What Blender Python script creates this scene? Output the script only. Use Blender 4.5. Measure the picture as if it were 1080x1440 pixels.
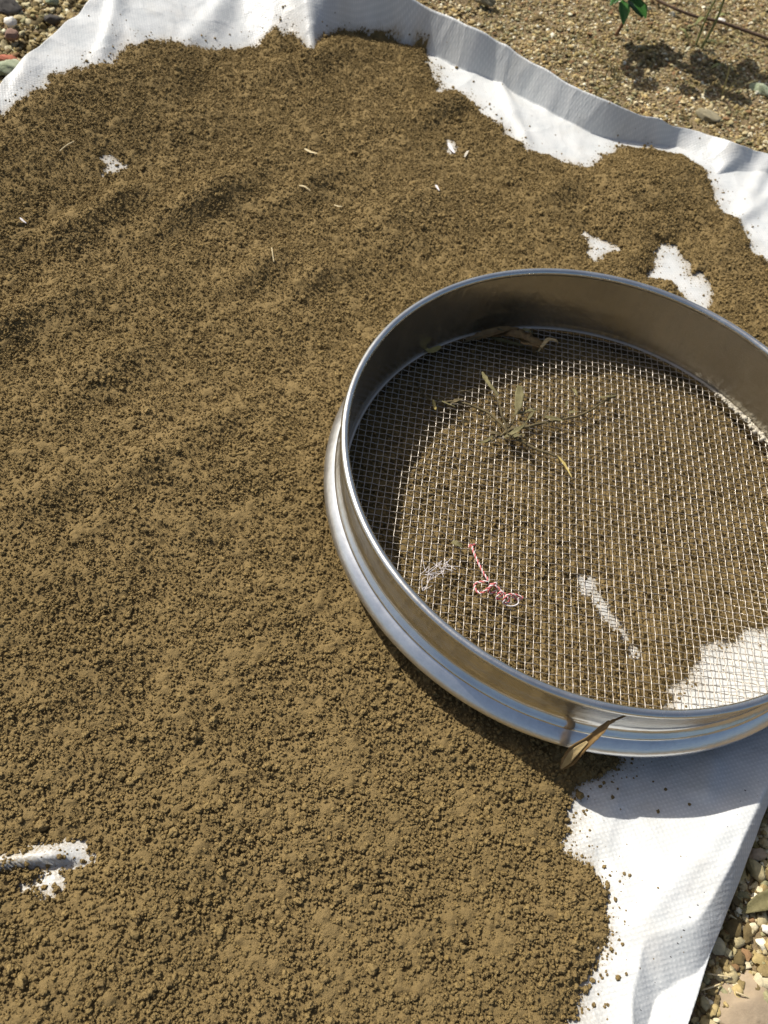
import bpy, bmesh, math, random
import numpy as np
from mathutils import Vector, Matrix, Euler

for o in list(bpy.data.objects):
    bpy.data.objects.remove(o)
SC = bpy.context.scene
COL = SC.collection

# ------------------------------------------------------------------ camera
CAM = (-0.1387, -0.2976, 0.402)
ROT = (0.5835, -0.126, 0.1161)
FOC = 1151.4                       # focal length in pixels of the 1080 x 1440 photograph
cam_d = bpy.data.cameras.new('camera')
cam = bpy.data.objects.new('camera', cam_d)
COL.objects.link(cam)
cam.location = CAM
cam.rotation_euler = ROT
cam_d.sensor_fit = 'VERTICAL'
cam_d.sensor_height = 36.0
cam_d.sensor_width = 27.0
cam_d.lens = FOC / 1440 * 36.0
cam_d.clip_start = 0.01
cam_d.clip_end = 200
cam_d.dof.use_dof = True
cam_d.dof.focus_distance = 0.42
cam_d.dof.aperture_fstop = 17.0
SC.camera = cam

# ------------------------------------------------------------------ light
SUN_TO = Vector((-0.6926, 0.514, 1.0)).normalized()      # direction towards the sun
elev = math.asin(SUN_TO.z)
azim = math.atan2(SUN_TO.x, SUN_TO.y)
w = bpy.data.worlds.new('World')
SC.world = w
w.use_nodes = True
nt = w.node_tree
bg = nt.nodes['Background']
sky = nt.nodes.new('ShaderNodeTexSky')
sky.sky_type = 'NISHITA'
sky.sun_disc = False
sky.sun_elevation = elev
sky.sun_rotation = azim
sky.air_density = 1.0
sky.dust_density = 4.0
nt.links.new(sky.outputs[0], bg.inputs[0])
bg.inputs[1].default_value = 0.095
sd = bpy.data.lights.new('sun', 'SUN')
sd.energy = 5.0
sd.angle = math.radians(0.53)
sd.color = (1.0, 0.955, 0.87)
sun = bpy.data.objects.new('sun', sd)
COL.objects.link(sun)
sun.rotation_euler = SUN_TO.to_track_quat('Z', 'Y').to_euler()
sun.location = (-2, 1.5, 3)
SC.view_settings.view_transform = 'Standard'
SC.view_settings.look = 'None'
SC.view_settings.gamma = 1
SC.view_settings.exposure = 0.2
SC.view_settings.use_curve_mapping = False
SC.render.engine = 'CYCLES'
SC.cycles.caustics_reflective = True
SC.cycles.blur_glossy = 0.4
SC.cycles.sample_clamp_indirect = 40

# ------------------------------------------------------------------ helpers
RNG = np.random.default_rng(7)
random.seed(7)
_M = np.array(Euler(ROT).to_matrix())
_C = np.array(CAM)


def at(px, py, z=0.0):
    """world point at height z that was measured at this place of the photograph"""
    d = _M @ np.array([(px - 540) / FOC, -(py - 720) / FOC, -1.0])
    t = (z - _C[2]) / d[2]
    return _C + d * t


_T = RNG.random((64, 128, 128))


def vn(x, y, cell, seed=0):
    """smooth value noise, -1..1"""
    T = _T[seed % 64]
    u = x / cell + 37.3 * (seed + 1)
    v = y / cell + 19.7 * (seed + 1)
    iu = np.floor(u).astype(int)
    iv = np.floor(v).astype(int)
    fu = u - iu
    fv = v - iv
    fu = fu * fu * (3 - 2 * fu)
    fv = fv * fv * (3 - 2 * fv)
    a = T[iu % 128, iv % 128]
    b = T[(iu + 1) % 128, iv % 128]
    c = T[iu % 128, (iv + 1) % 128]
    d = T[(iu + 1) % 128, (iv + 1) % 128]
    return ((a * (1 - fu) + b * fu) * (1 - fv) + (c * (1 - fu) + d * fu) * fv) * 2 - 1


def fbm(x, y, cell, octs=4, seed=0, gain=0.5):
    s = 0
    a = 1.0
    for k in range(octs):
        s = s + a * vn(x, y, cell / 2 ** k, seed + k)
        a *= gain
    return s


def grains(x, y, cell, seed, rmin=0.25, rmax=0.7):
    """height of rounded grains, one per cell"""
    T1, T2, T3 = _T[seed % 64], _T[(seed + 7) % 64], _T[(seed + 13) % 64]
    u = x / cell + 11.1
    v = y / cell + 5.3
    iu = np.floor(u).astype(int)
    iv = np.floor(v).astype(int)
    h = np.zeros_like(x)
    for du in (-1, 0, 1):
        for dv in (-1, 0, 1):
            a = (iu + du) % 128
            b = (iv + dv) % 128
            b2 = (b + 31 * ((iu + du) // 128) + 17 * ((iv + dv) // 128)) % 128
            px = iu + du + T1[a, b2]
            py = iv + dv + T2[a, b2]
            r = rmin + (rmax - rmin) * T3[a, b2] ** 2
            q = r * r - (u - px) ** 2 - (v - py) ** 2
            h = np.maximum(h, np.sqrt(np.maximum(q, 0)))
    return h * cell


def sstep(a, b, x):
    t = np.clip((x - a) / (b - a), 0, 1)
    return t * t * (3 - 2 * t)


def poly_sd(x, y, P):
    """signed distance to polygon, positive inside"""
    P = np.asarray(P)[:, :2]
    n = len(P)
    best = np.full(x.shape, 1e9)
    ins = np.zeros(x.shape, bool)
    for i in range(n):
        ax, ay = P[i]
        bx, by = P[(i + 1) % n]
        ex, ey = bx - ax, by - ay
        L = ex * ex + ey * ey + 1e-12
        t = np.clip(((x - ax) * ex + (y - ay) * ey) / L, 0, 1)
        d = (x - ax - t * ex) ** 2 + (y - ay - t * ey) ** 2
        best = np.minimum(best, d)
        c = ((ay > y) != (by > y)) & (x < ex * (y - ay) / (ey if abs(ey) > 1e-12 else 1e-12) + ax)
        ins ^= c
    return np.where(ins, 1, -1) * np.sqrt(best)


def mesh_np(name, V, F, smooth=True):
    me = bpy.data.meshes.new(name)
    V = np.asarray(V, np.float32)
    F = np.asarray(F, np.int32)
    me.vertices.add(len(V))
    me.vertices.foreach_set('co', V.ravel())
    if len(F):
        k = F.shape[1]
        me.loops.add(F.size)
        me.loops.foreach_set('vertex_index', F.ravel())
        me.polygons.add(len(F))
        me.polygons.foreach_set('loop_start', np.arange(len(F), dtype=np.int32) * k)
        me.polygons.foreach_set('loop_total', np.full(len(F), k, np.int32))
        me.polygons.foreach_set('use_smooth', np.full(len(F), smooth))
    me.update(calc_edges=True)
    return me


def link(name, me, mat=None, parent=None, label=None, cat=None, group=None, kind=None):
    o = bpy.data.objects.new(name, me)
    COL.objects.link(o)
    if mat is not None and me is not None:
        if len(me.materials) == 0:
            me.materials.append(mat)
    if parent is not None:
        o.parent = parent
    if label:
        o['label'] = label
    if cat:
        o['category'] = cat
    if group:
        o['group'] = group
    if kind:
        o['kind'] = kind
    return o


def thing(name, label, cat, loc=(0, 0, 0), group=None):
    o = bpy.data.objects.new(name, None)
    COL.objects.link(o)
    o.empty_display_size = 0.01
    o.location = loc
    o['label'] = label
    o['category'] = cat
    if group:
        o['group'] = group
    return o


def attr_f(me, name, arr, typ='FLOAT'):
    a = me.attributes.new(name, typ, 'POINT')
    if typ == 'FLOAT':
        a.data.foreach_set('value', np.asarray(arr, np.float32))
    else:
        a.data.foreach_set('vector', np.asarray(arr, np.float32).ravel())


# ------------------------------------------------------------------ materials
class NM:
    def __init__(s, name):
        s.m = bpy.data.materials.new(name)
        s.m.use_nodes = True
        s.t = s.m.node_tree
        s.b = s.t.nodes['Principled BSDF']
        s.out = s.t.nodes['Material Output']

    def n(s, typ, **kw):
        nd = s.t.nodes.new('ShaderNode' + typ)
        for k, v in kw.items():
            if k.startswith('i_'):
                nd.inputs[k[2:].replace('_', ' ')].default_value = v
            else:
                setattr(nd, k, v)
        return nd

    def l(s, a, b):
        s.t.links.new(a, b)

    def ramp(s, fac, stops, interp='LINEAR'):
        r = s.n('ValToRGB')
        r.color_ramp.interpolation = interp
        e = r.color_ramp.elements
        while len(e) < len(stops):
            e.new(0.5)
        for q, (p, c) in zip(e, stops):
            q.position = p
            q.color = (*c, 1)
        s.l(fac, r.inputs[0])
        return r.outputs[0]

    def mix(s, fac, a, b, mode='MIX'):
        m = s.n('Mix', data_type='RGBA', blend_type=mode)
        if isinstance(fac, float):
            m.inputs[0].default_value = fac
        else:
            s.l(fac, m.inputs[0])
        for v, k in ((a, 6), (b, 7)):
            if isinstance(v, tuple):
                m.inputs[k].default_value = (*v, 1)
            else:
                s.l(v, m.inputs[k])
        return m.outputs[2]

    def bump(s, h, strength, dist, prev=None):
        b = s.n('Bump')
        b.inputs['Strength'].default_value = strength
        b.inputs['Distance'].default_value = dist
        s.l(h, b.inputs['Height'])
        if prev is not None:
            s.l(prev, b.inputs['Normal'])
        return b.outputs[0]

    def noise(s, vec, scale, detail=3, rough=0.5):
        nd = s.n('TexNoise')
        nd.inputs['Scale'].default_value = scale
        nd.inputs['Detail'].default_value = detail
        nd.inputs['Roughness'].default_value = rough
        if vec is not None:
            s.l(vec, nd.inputs['Vector'])
        return nd.outputs[0]


def m_soil():
    k = NM('soil')
    pos = k.n('NewGeometry').outputs['Position']
    big = k.noise(pos, 9, 3)
    fine = k.noise(pos, 900, 3, 0.7)
    rnd = k.n('ObjectInfo').outputs['Random']
    c = k.ramp(big, [(0.3, (0.230, 0.165, 0.069)), (0.7, (0.256, 0.184, 0.079))])
    f = k.ramp(fine, [(0.25, (0.84, 0.84, 0.85)), (0.75, (1.14, 1.13, 1.10))])
    c = k.mix(1.0, c, f, 'MULTIPLY')
    r = k.ramp(rnd, [(0.0, (0.82, 0.81, 0.82)), (0.5, (1, 1, 1)), (0.93, (1.08, 1.07, 1.04)), (1.0, (1.14, 1.10, 1.0))])
    c = k.mix(1.0, c, r, 'MULTIPLY')
    k.l(c, k.b.inputs['Base Color'])
    k.b.inputs['Roughness'].default_value = 0.95
    k.b.inputs['Specular IOR Level'].default_value = 0.15
    h1 = k.noise(pos, 1500, 4, 0.75)
    h0 = k.noise(pos, 520, 3, 0.7)
    k.l(k.bump(h1, 0.9, 0.0007, k.bump(h0, 0.7, 0.0010)), k.b.inputs['Normal'])
    return k.m


def m_sheet():
    k = NM('woven_plastic')
    uv = k.n('UVMap', uv_map='UVMap').outputs[0]
    mp = k.n('Mapping')
    mp.inputs['Rotation'].default_value = (0, 0, 0.42)
    k.l(uv, mp.inputs['Vector'])
    sep = k.n('SeparateXYZ')
    k.l(mp.outputs[0], sep.inputs[0])
    W = math.pi / 0.0015

    def sn(o, ph=0.0):
        a = k.n('Math', operation='MULTIPLY_ADD')
        a.inputs[1].default_value = W
        a.inputs[2].default_value = ph
        k.l(o, a.inputs[0])
        b = k.n('Math', operation='SINE')
        k.l(a.outputs[0], b.inputs[0])
        return b.outputs[0]
    a, b = sn(sep.outputs[0]), sn(sep.outputs[1])
    p = k.n('Math', operation='MULTIPLY')
    k.l(a, p.inputs[0])
    k.l(b, p.inputs[1])
    pa = k.n('Math', operation='ABSOLUTE')
    k.l(p.outputs[0], pa.inputs[0])
    n1 = k.noise(uv, 60, 3)
    n2 = k.noise(uv, 700, 2)
    chk = k.ramp(p.outputs[0], [(0.0, (0.68, 0.69, 0.68)), (1.0, (0.80, 0.80, 0.785))])
    mot = k.ramp(n1, [(0.3, (0.86, 0.88, 0.89)), (0.7, (1, 1, 1))])
    c = k.mix(1.0, chk, mot, 'MULTIPLY')
    dust = k.ramp(k.noise(uv, 25, 4, 0.65), [(0.50, (0, 0, 0)), (0.80, (1, 1, 1))])
    dm = k.n('Math', operation='MULTIPLY')
    k.l(dust, dm.inputs[0])
    dm.inputs[1].default_value = 0.35
    c = k.mix(dm.outputs[0], c, (0.60, 0.54, 0.44))
    at_ = k.n('Attribute', attribute_name='dust')
    gr0 = k.ramp(k.noise(uv, 900, 3, 0.7), [(0.35, (0.1, 0.1, 0.1)), (0.62, (1, 1, 1))])
    dd_ = k.mix(1.0, at_.outputs['Color'], gr0, 'MULTIPLY')
    c = k.mix(dd_, c, (0.33, 0.25, 0.13))
    k.l(c, k.b.inputs['Base Color'])
    k.b.inputs['Roughness'].default_value = 0.42
    k.b.inputs['Specular IOR Level'].default_value = 0.4
    nb = k.bump(p.outputs[0], 0.22, 0.00020)
    nb = k.bump(n1, 0.5, 0.003, nb)
    nb = k.bump(n2, 0.4, 0.0005, nb)
    vor = k.n('TexVoronoi', feature='DISTANCE_TO_EDGE')
    vor.inputs['Scale'].default_value = 26
    vm = k.n('VectorMath', operation='ADD')
    nn_ = k.n('TexNoise')
    nn_.inputs['Scale'].default_value = 18
    k.l(uv, nn_.inputs['Vector'])
    vs = k.n('VectorMath', operation='SCALE')
    vs.inputs['Scale'].default_value = 0.035
    k.l(nn_.outputs['Color'], vs.inputs[0])
    k.l(uv, vm.inputs[0])
    k.l(vs.outputs[0], vm.inputs[1])
    k.l(vm.outputs[0], vor.inputs['Vector'])
    vr = k.ramp(vor.outputs['Distance'], [(0.0, (1, 1, 1)), (0.10, (0.35, 0.35, 0.35)), (0.4, (0, 0, 0))])
    nb = k.bump(vr, 0.22, 0.0018, nb)
    k.l(nb, k.b.inputs['Normal'])
    tr = k.n('BsdfTranslucent')
    k.l(c, tr.inputs[0])
    ms = k.n('MixShader')
    ms.inputs[0].default_value = 0.22
    k.l(k.b.outputs[0], ms.inputs[1])
    k.l(tr.outputs[0], ms.inputs[2])
    k.l(ms.outputs[0], k.out.inputs[0])
    return k.m


def m_metal(name, rough, col=(0.62, 0.62, 0.61), dust=0.0, streak=0.14, lobe=0.0):
    k = NM(name)
    tc = k.n('TexCoord').outputs['UV']
    mp = k.n('Mapping')
    mp.inputs['Scale'].default_value = (1.0, 0.02, 1)
    k.l(tc, mp.inputs[0])
    pos = k.n('TexCoord').outputs['Object']
    s1 = k.noise(mp.outputs[0], 160, 3, 0.6)
    n2 = k.noise(pos, 45, 4, 0.6)
    n3 = k.noise(pos, 600, 3, 0.6)
    k.b.inputs['Metallic'].default_value = 1.0
    cc = k.ramp(n2, [(0.3, tuple(v * 0.86 for v in col)), (0.7, col)])
    k.l(cc, k.b.inputs['Base Color'])
    rr = k.n('MapRange')
    rr.inputs['To Min'].default_value = rough * 0.7
    rr.inputs['To Max'].default_value = rough * 1.5
    k.l(n2, rr.inputs[0])
    k.l(rr.outputs[0], k.b.inputs['Roughness'])
    nb = k.bump(s1, streak, 0.0004)
    nb = k.bump(n2, 0.2, 0.002, nb)
    m3 = k.n('Mapping')
    m3.inputs['Scale'].default_value = (0.06, 6.0, 1)
    k.l(tc, m3.inputs[0])
    sc = k.noise(m3.outputs[0], 260, 5, 0.75)
    nb = k.bump(sc, 0.10, 0.0003, nb)
    k.l(nb, k.b.inputs['Normal'])
    base_out = k.b.outputs[0]
    if lobe > 0:
        gl = k.n('BsdfAnisotropic')
        gl.inputs['Color'].default_value = (0.85, 0.86, 0.86, 1)
        gl.inputs['Roughness'].default_value = 0.46
        k.l(nb, gl.inputs['Normal'])
        mg = k.n('MixShader')
        lf = k.ramp(n2, [(0.3, (lobe * .5,) * 3), (0.7, (lobe * 1.3,) * 3)])
        k.l(lf, mg.inputs[0])
        k.l(base_out, mg.inputs[1])
        k.l(gl.outputs[0], mg.inputs[2])
        base_out = mg.outputs[0]
        k.l(base_out, k.out.inputs[0])
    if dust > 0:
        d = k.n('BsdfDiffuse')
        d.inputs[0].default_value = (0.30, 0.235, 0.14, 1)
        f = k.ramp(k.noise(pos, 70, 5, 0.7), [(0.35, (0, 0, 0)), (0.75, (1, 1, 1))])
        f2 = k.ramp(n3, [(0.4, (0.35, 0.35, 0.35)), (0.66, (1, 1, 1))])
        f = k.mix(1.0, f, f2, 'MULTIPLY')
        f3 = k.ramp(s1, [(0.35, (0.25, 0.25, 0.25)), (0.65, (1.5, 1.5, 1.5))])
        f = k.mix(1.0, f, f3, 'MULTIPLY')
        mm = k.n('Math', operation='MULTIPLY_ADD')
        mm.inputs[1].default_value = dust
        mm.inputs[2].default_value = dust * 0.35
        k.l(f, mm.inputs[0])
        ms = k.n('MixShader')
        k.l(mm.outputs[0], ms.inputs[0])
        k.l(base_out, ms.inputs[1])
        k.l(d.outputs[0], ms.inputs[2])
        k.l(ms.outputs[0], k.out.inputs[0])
    return k.m


def m_simple(name, c1, c2, scale=80, rough=0.8, bump=0.4, dist=0.0008, trans=0.0, spec=0.3):
    k = NM(name)
    pos = k.n('TexCoord').outputs['Object']
    n = k.noise(pos, scale, 4, 0.65)
    c = k.ramp(n, [(0.3, c1), (0.7, c2)])
    k.l(c, k.b.inputs['Base Color'])
    k.b.inputs['Roughness'].default_value = rough
    k.b.inputs['Specular IOR Level'].default_value = spec
    h = k.noise(pos, scale * 4, 4, 0.7)
    k.l(k.bump(h, bump, dist), k.b.inputs['Normal'])
    if trans > 0:
        tr = k.n('BsdfTranslucent')
        k.l(c, tr.inputs[0])
        ms = k.n('MixShader')
        ms.inputs[0].default_value = trans
        k.l(k.b.outputs[0], ms.inputs[1])
        k.l(tr.outputs[0], ms.inputs[2])
        k.l(ms.outputs[0], k.out.inputs[0])
    return k.m


def m_gravel():
    k = NM('gravel')
    pos = k.n('NewGeometry').outputs['Position']
    rnd = k.n('ObjectInfo').outputs['Random']
    c = k.ramp(rnd, [(0.0, (0.15, 0.11, 0.05)), (0.18, (0.28, 0.21, 0.095)), (0.42, (0.44, 0.34, 0.16)),
                     (0.60, (0.27, 0.16, 0.08)), (0.66, (0.50, 0.42, 0.25)), (0.80, (0.30, 0.28, 0.16)),
                     (0.88, (0.62, 0.55, 0.38)), (0.96, (0.80, 0.76, 0.62))], 'CONSTANT')
    f = k.ramp(k.noise(pos, 400, 4, 0.7), [(0.25, (0.7, 0.7, 0.7)), (0.75, (1.2, 1.18, 1.12))])
    c = k.mix(1.0, c, f, 'MULTIPLY')
    t = k.ramp(k.noise(pos, 28, 4, 0.65), [(0.35, (0.55, 0.56, 0.44)), (0.55, (1, 1, 1)), (0.7, (1.05, 0.98, 0.85))])
    c = k.mix(1.0, c, t, 'MULTIPLY')
    k.l(c, k.b.inputs['Base Color'])
    k.b.inputs['Roughness'].default_value = 0.85
    k.b.inputs['Specular IOR Level'].default_value = 0.25
    k.l(k.bump(k.noise(pos, 900, 3, 0.7), 0.5, 0.0006), k.b.inputs['Normal'])
    return k.m


M = dict(
    soil=m_soil(), sheet=m_sheet(), gravel=m_gravel(),
    ground=m_simple('earth_ground', (0.13, 0.09, 0.045), (0.24, 0.18, 0.10), 60, 0.95, 0.8, 0.002),
    rim=m_metal('rim_steel', 0.24, (0.70, 0.70, 0.66), 0.10),
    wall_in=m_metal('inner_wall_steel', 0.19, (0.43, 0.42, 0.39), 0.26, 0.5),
    wall_out=m_metal('outer_wall_steel', 0.12, (0.70, 0.70, 0.68), 0.05, 0.14, 0.12),
    foot=m_metal('foot_steel', 0.15, (0.74, 0.74, 0.72), 0.05, 0.14, 0.38),
    wire=m_metal('wire_steel', 0.36, (0.50, 0.46, 0.41), 0.45),
    twig=m_simple('dry_twig', (0.07, 0.055, 0.025), (0.16, 0.125, 0.06), 300, 0.8),
    dgreen=m_simple('withered_green_leaf', (0.14, 0.12, 0.05), (0.26, 0.23, 0.11), 200, 0.7, trans=0.2),
    dyellow=m_simple('yellow_dry_leaf', (0.42, 0.33, 0.10), (0.58, 0.46, 0.18), 200, 0.7, trans=0.2),
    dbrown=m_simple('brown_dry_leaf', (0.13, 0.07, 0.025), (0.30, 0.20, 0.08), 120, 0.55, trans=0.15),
    dtan=m_simple('tan_dry_leaf', (0.40, 0.30, 0.14), (0.50, 0.38, 0.19), 200, 0.6, trans=0.15),
    green=m_simple('fresh_leaf', (0.035, 0.11, 0.02), (0.06, 0.19, 0.035), 120, 0.45, trans=0.3),
    gstem=m_simple('green_stem', (0.16, 0.17, 0.06), (0.24, 0.24, 0.09), 200, 0.7),
    bstem=m_simple('brown_stem', (0.12, 0.06, 0.03), (0.2, 0.11, 0.05), 200, 0.7),
    root=m_simple('dark_root', (0.05, 0.03, 0.02), (0.11, 0.07, 0.045), 200, 0.85),
    pink=m_simple('pink_plastic', (0.62, 0.13, 0.13), (0.75, 0.25, 0.25), 400, 0.4, trans=0.2),
    white=m_simple('white_plastic', (0.75, 0.70, 0.68), (0.85, 0.80, 0.80), 400, 0.4, trans=0.2),
    crust=m_simple('dry_crust', (0.45, 0.40, 0.30), (0.68, 0.63, 0.53), 500, 0.9, 0.8),
    stone_tan=m_simple('tan_stone', (0.30, 0.23, 0.15), (0.40, 0.31, 0.21), 60, 0.9, 0.6),
    stone_grey=m_simple('grey_stone', (0.19, 0.165, 0.10), (0.30, 0.26, 0.17), 60, 0.9, 0.6),
    stone_green=m_simple('green_stone', (0.20, 0.24, 0.14), (0.36, 0.38, 0.27), 90, 0.9, 0.6),
    stone_white=m_simple('white_stone', (0.62, 0.58, 0.50), (0.78, 0.75, 0.68), 90, 0.8, 0.4),
    stone_red=m_simple('red_stone', (0.32, 0.10, 0.06), (0.45, 0.16, 0.09), 90, 0.9, 0.5),
    stone_brown=m_simple('brown_stone', (0.20, 0.12, 0.09), (0.30, 0.19, 0.14), 90, 0.9, 0.5),
    stone_dark=m_simple('dark_stone', (0.05, 0.045, 0.04), (0.10, 0.09, 0.08), 90, 0.9, 0.5),
    hole_dark=m_simple('needle_hole_dark', (0.03, 0.03, 0.03), (0.08, 0.07, 0.06), 400, 0.8),  # near-black standing in for the shade inside the sheet's needle holes
    straw=m_simple('straw', (0.50, 0.40, 0.22), (0.62, 0.52, 0.32), 300, 0.7),
)

# ------------------------------------------------------------------ ground
GZ = -0.021


def ground_h(x, y):
    return GZ + 0.004 * fbm(x, y, 0.11, 3, 3) + 0.0012 * fbm(x, y, 0.014, 3, 9)


def grid(xs, ys, hf):
    X, Y = np.meshgrid(xs, ys, indexing='ij')
    Z = hf(X, Y)
    nx, ny = X.shape
    I = np.arange(nx * ny).reshape(nx, ny)
    F = np.stack([I[:-1, :-1], I[1:, :-1], I[1:, 1:], I[:-1, 1:]], -1).reshape(-1, 4)
    return np.stack([X, Y, Z], -1).reshape(-1, 3), F


def far(a, b, n, k):
    return a + (b - a) * (np.linspace(0, 1, n) ** k)


xs = np.concatenate([-far(0.9, 40, 24, 3)[::-1][:-1], np.arange(-0.9, 0.6, 0.005), far(0.6, 40, 24, 3)])
ys = np.concatenate([-far(0.5, 40, 24, 3)[::-1][:-1], np.arange(-0.5, 1.2, 0.005), far(1.2, 40, 24, 3)])
V, F = grid(xs, ys, ground_h)
g = link('ground', mesh_np('ground', V, F), M['ground'], kind='structure')
g['label'] = 'bare gritty earth around the plastic sheet'

# ------------------------------------------------------------------ woven plastic sheet
# outline: photo position, edge height above the sheet, rise width, exponent, skirt drop, skirt width
OUT = [
    # right side out of frame
    (1150, 240, 0.010, 0.02, 1.0, 0, .01), (1240, 330, 0.006, 0.03, 1.5, 0, .01), (1420, 700, 0.004, 0.03, 1.5, 0, .01),
    (1330, 900, 0.004, 0.04, 1.5, 0, .01), (1180, 1000, 0.010, 0.06, 1.5, 0.004, .008),
    # bottom right, hanging edge
    (1100, 1090, 0.014, 0.07, 1.5, 0.008, .006), (1068, 1150, 0.014, 0.07, 1.5, 0.010, .007), (1040, 1220, 0.014, 0.07, 1.5, 0.012, .009),
    (1012, 1290, 0.014, 0.07, 1.5, 0.014, .011), (985, 1365, 0.014, 0.07, 1.5, 0.014, .015, .0015), (962, 1440, 0.013, 0.07, 1.5, 0.012, .026, .011),
    (935, 1530, 0.012, 0.06, 1.5, 0.010, .030, .016), (860, 1620, 0.008, 0.05, 1.5, 0.006, .01),
    (540, 1680, 0.004, 0.04, 1.5, 0, .01), (100, 1660, 0.004, 0.04, 1.5, 0, .01), (-250, 1500, 0.004, 0.04, 1.5, 0, .01),
    (-420, 1100, 0.004, 0.04, 1.5, 0, .01), (-400, 720, 0.008, 0.05, 1.5, 0, .01), (-260, 420, 0.020, 0.09, 1.3, 0, .01),
    (-110, 240, 0.026, 0.12, 1.2, 0, .01), (0, 125, 0.030, 0.15, 1.15, 0, .01), (65, 62, 0.034, 0.15, 1.1, 0, .01),
    (130, 0, 0.036, 0.15, 1.1, 0, .01), (200, -60, 0.038, 0.14, 1.1, 0, .01), (300, -95, 0.044, 0.12, 1.1, 0, .01),
    (390, -85, 0.056, 0.07, 1.2, 0, .01), (450, -45, 0.054, 0.035, 1.1, 0, .01), (510, -22, 0.046, 0.018, 1.0, 0, .01),
    (575, 0, 0.038, 0.010, 0.9, 0, .01), (620, 20, 0.035, 0.009, 0.9, 0, .01), (665, 44, 0.034, 0.009, 0.9, 0, .01), (705, 64, 0.031, 0.009, 0.9, 0, .01),
    (750, 88, 0.030, 0.009, 0.9, 0, .01), (800, 118, 0.028, 0.009, 0.9, 0, .01), (860, 147, 0.026, 0.009, 0.9, 0, .01),
    (920, 168, 0.020, 0.008, 0.9, 0, .01), (965, 182, 0.013, 0.010, 0.9, 0, .01), (1000, 193, 0.013, 0.02, 1.0, 0, .01),
    (1035, 206, 0.016, 0.018, 1.0, 0, .01), (1080, 216, 0.010, 0.02, 1.0, 0, .01),
]
SZ = -0.007


def sheet_base(x, y):
    z = SZ + 0.0016 * fbm(x, y, 0.09, 2, 21)
    z = z + 0.0009 * (1 - np.abs(fbm(x + 0.01 * vn(x, y, .03, 30), y * 0.6, 0.035, 2, 23))) * 1.4
    # sheet comes up a little towards the lower right corner, where no soil lies
    c = at(950, 1200)
    z = z + 0.005 * np.exp(-(((x - c[0]) / 0.06) ** 2 + ((y - c[1]) / 0.07) ** 2))
    # small fold that pokes out of the soil at the lower left
    a, b = at(-90, 1212, 0.004), at(122, 1206, 0.004)
    e = b - a
    L = np.hypot(e[0], e[1])
    t = ((x - a[0]) * e[0] + (y - a[1]) * e[1]) / L ** 2
    dd = ((x - a[0]) * -e[1] + (y - a[1]) * e[0]) / L
    dd = dd + 0.0015 * np.sin(t * 6)
    prof = np.where(dd > 0, np.exp(-(dd / 0.0065) ** 2), np.exp(-(dd / 0.0010) ** 2))
    z = z + 0.0072 * prof * sstep(-0.2, 0.0, t) * (1 - sstep(0.72, 1.02, t))
    # folds of the bare strip along the upper left edge
    for (p1, p2, wd, am) in (((175, 20), (150, 120), .006, .003), ((335, 0), (262, 72), .010, .004), ((60, 60), (40, 170), .007, .0025),
                             ((120, 20), (210, 90), .009, .003), ((905, 1290), (1040, 1130), .006, .0018), ((860, 1110), (830, 1190), .006, .0015),
                             ((980, 1120), (1000, 1060), .006, .003), ((640, 70), (760, 170), .010, .002), ((700, 105), (745, 200), .006, .003),
                             ((1080, 235), (1020, 330), .008, .003), ((1100, 262), (1045, 300), .006, .0025)):
        A, B = at(*p1), at(*p2)
        e = B - A
        L = np.hypot(e[0], e[1])
        t = ((x - A[0]) * e[0] + (y - A[1]) * e[1]) / L ** 2
        dd = ((x - A[0]) * -e[1] + (y - A[1]) * e[0]) / L
        dd = dd + 0.004 * vn(x, y, 0.03, 41)
        z = z + am * np.exp(-(dd / wd) ** 2) * sstep(-0.25, 0.1, t) * (1 - sstep(0.8, 1.2, t))
    return z


def catmull(P, n):
    P = np.asarray(P)
    m = len(P)
    t = np.linspace(0, m, n, endpoint=False)
    i = np.floor(t).astype(int)
    f = (t - i)[:, None]
    p0, p1, p2, p3 = P[(i - 1) % m], P[i % m], P[(i + 1) % m], P[(i + 2) % m]
    return 0.5 * (2 * p1 + (p2 - p0) * f + (2 * p0 - 5 * p1 + 4 * p2 - p3) * f * f + (3 * p1 - p0 - 3 * p2 + p3) * f ** 3)


ctl = []
for (px, py, h, wd, ex, sk, sw, *fl) in OUT:
    p = at(px, py, SZ + h - sk)
    ctl.append((p[0], p[1], h, wd, ex, sk, sw, fl[0] if fl else 0.0))
NA = 1100
E = catmull(ctl, NA)
E[:, 5] = np.maximum(E[:, 5], 0)
E[:, 2] = np.maximum(E[:, 2], 0.0)
E[:, 3] = np.maximum(E[:, 3], 0.005)
cen = np.array([-0.12, 0.12])


def smooth_closed(a, k):
    ker = np.ones(k) / k
    return np.convolve(np.concatenate([a[-k:], a, a[:k]]), ker, 'same')[k:-k]


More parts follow.
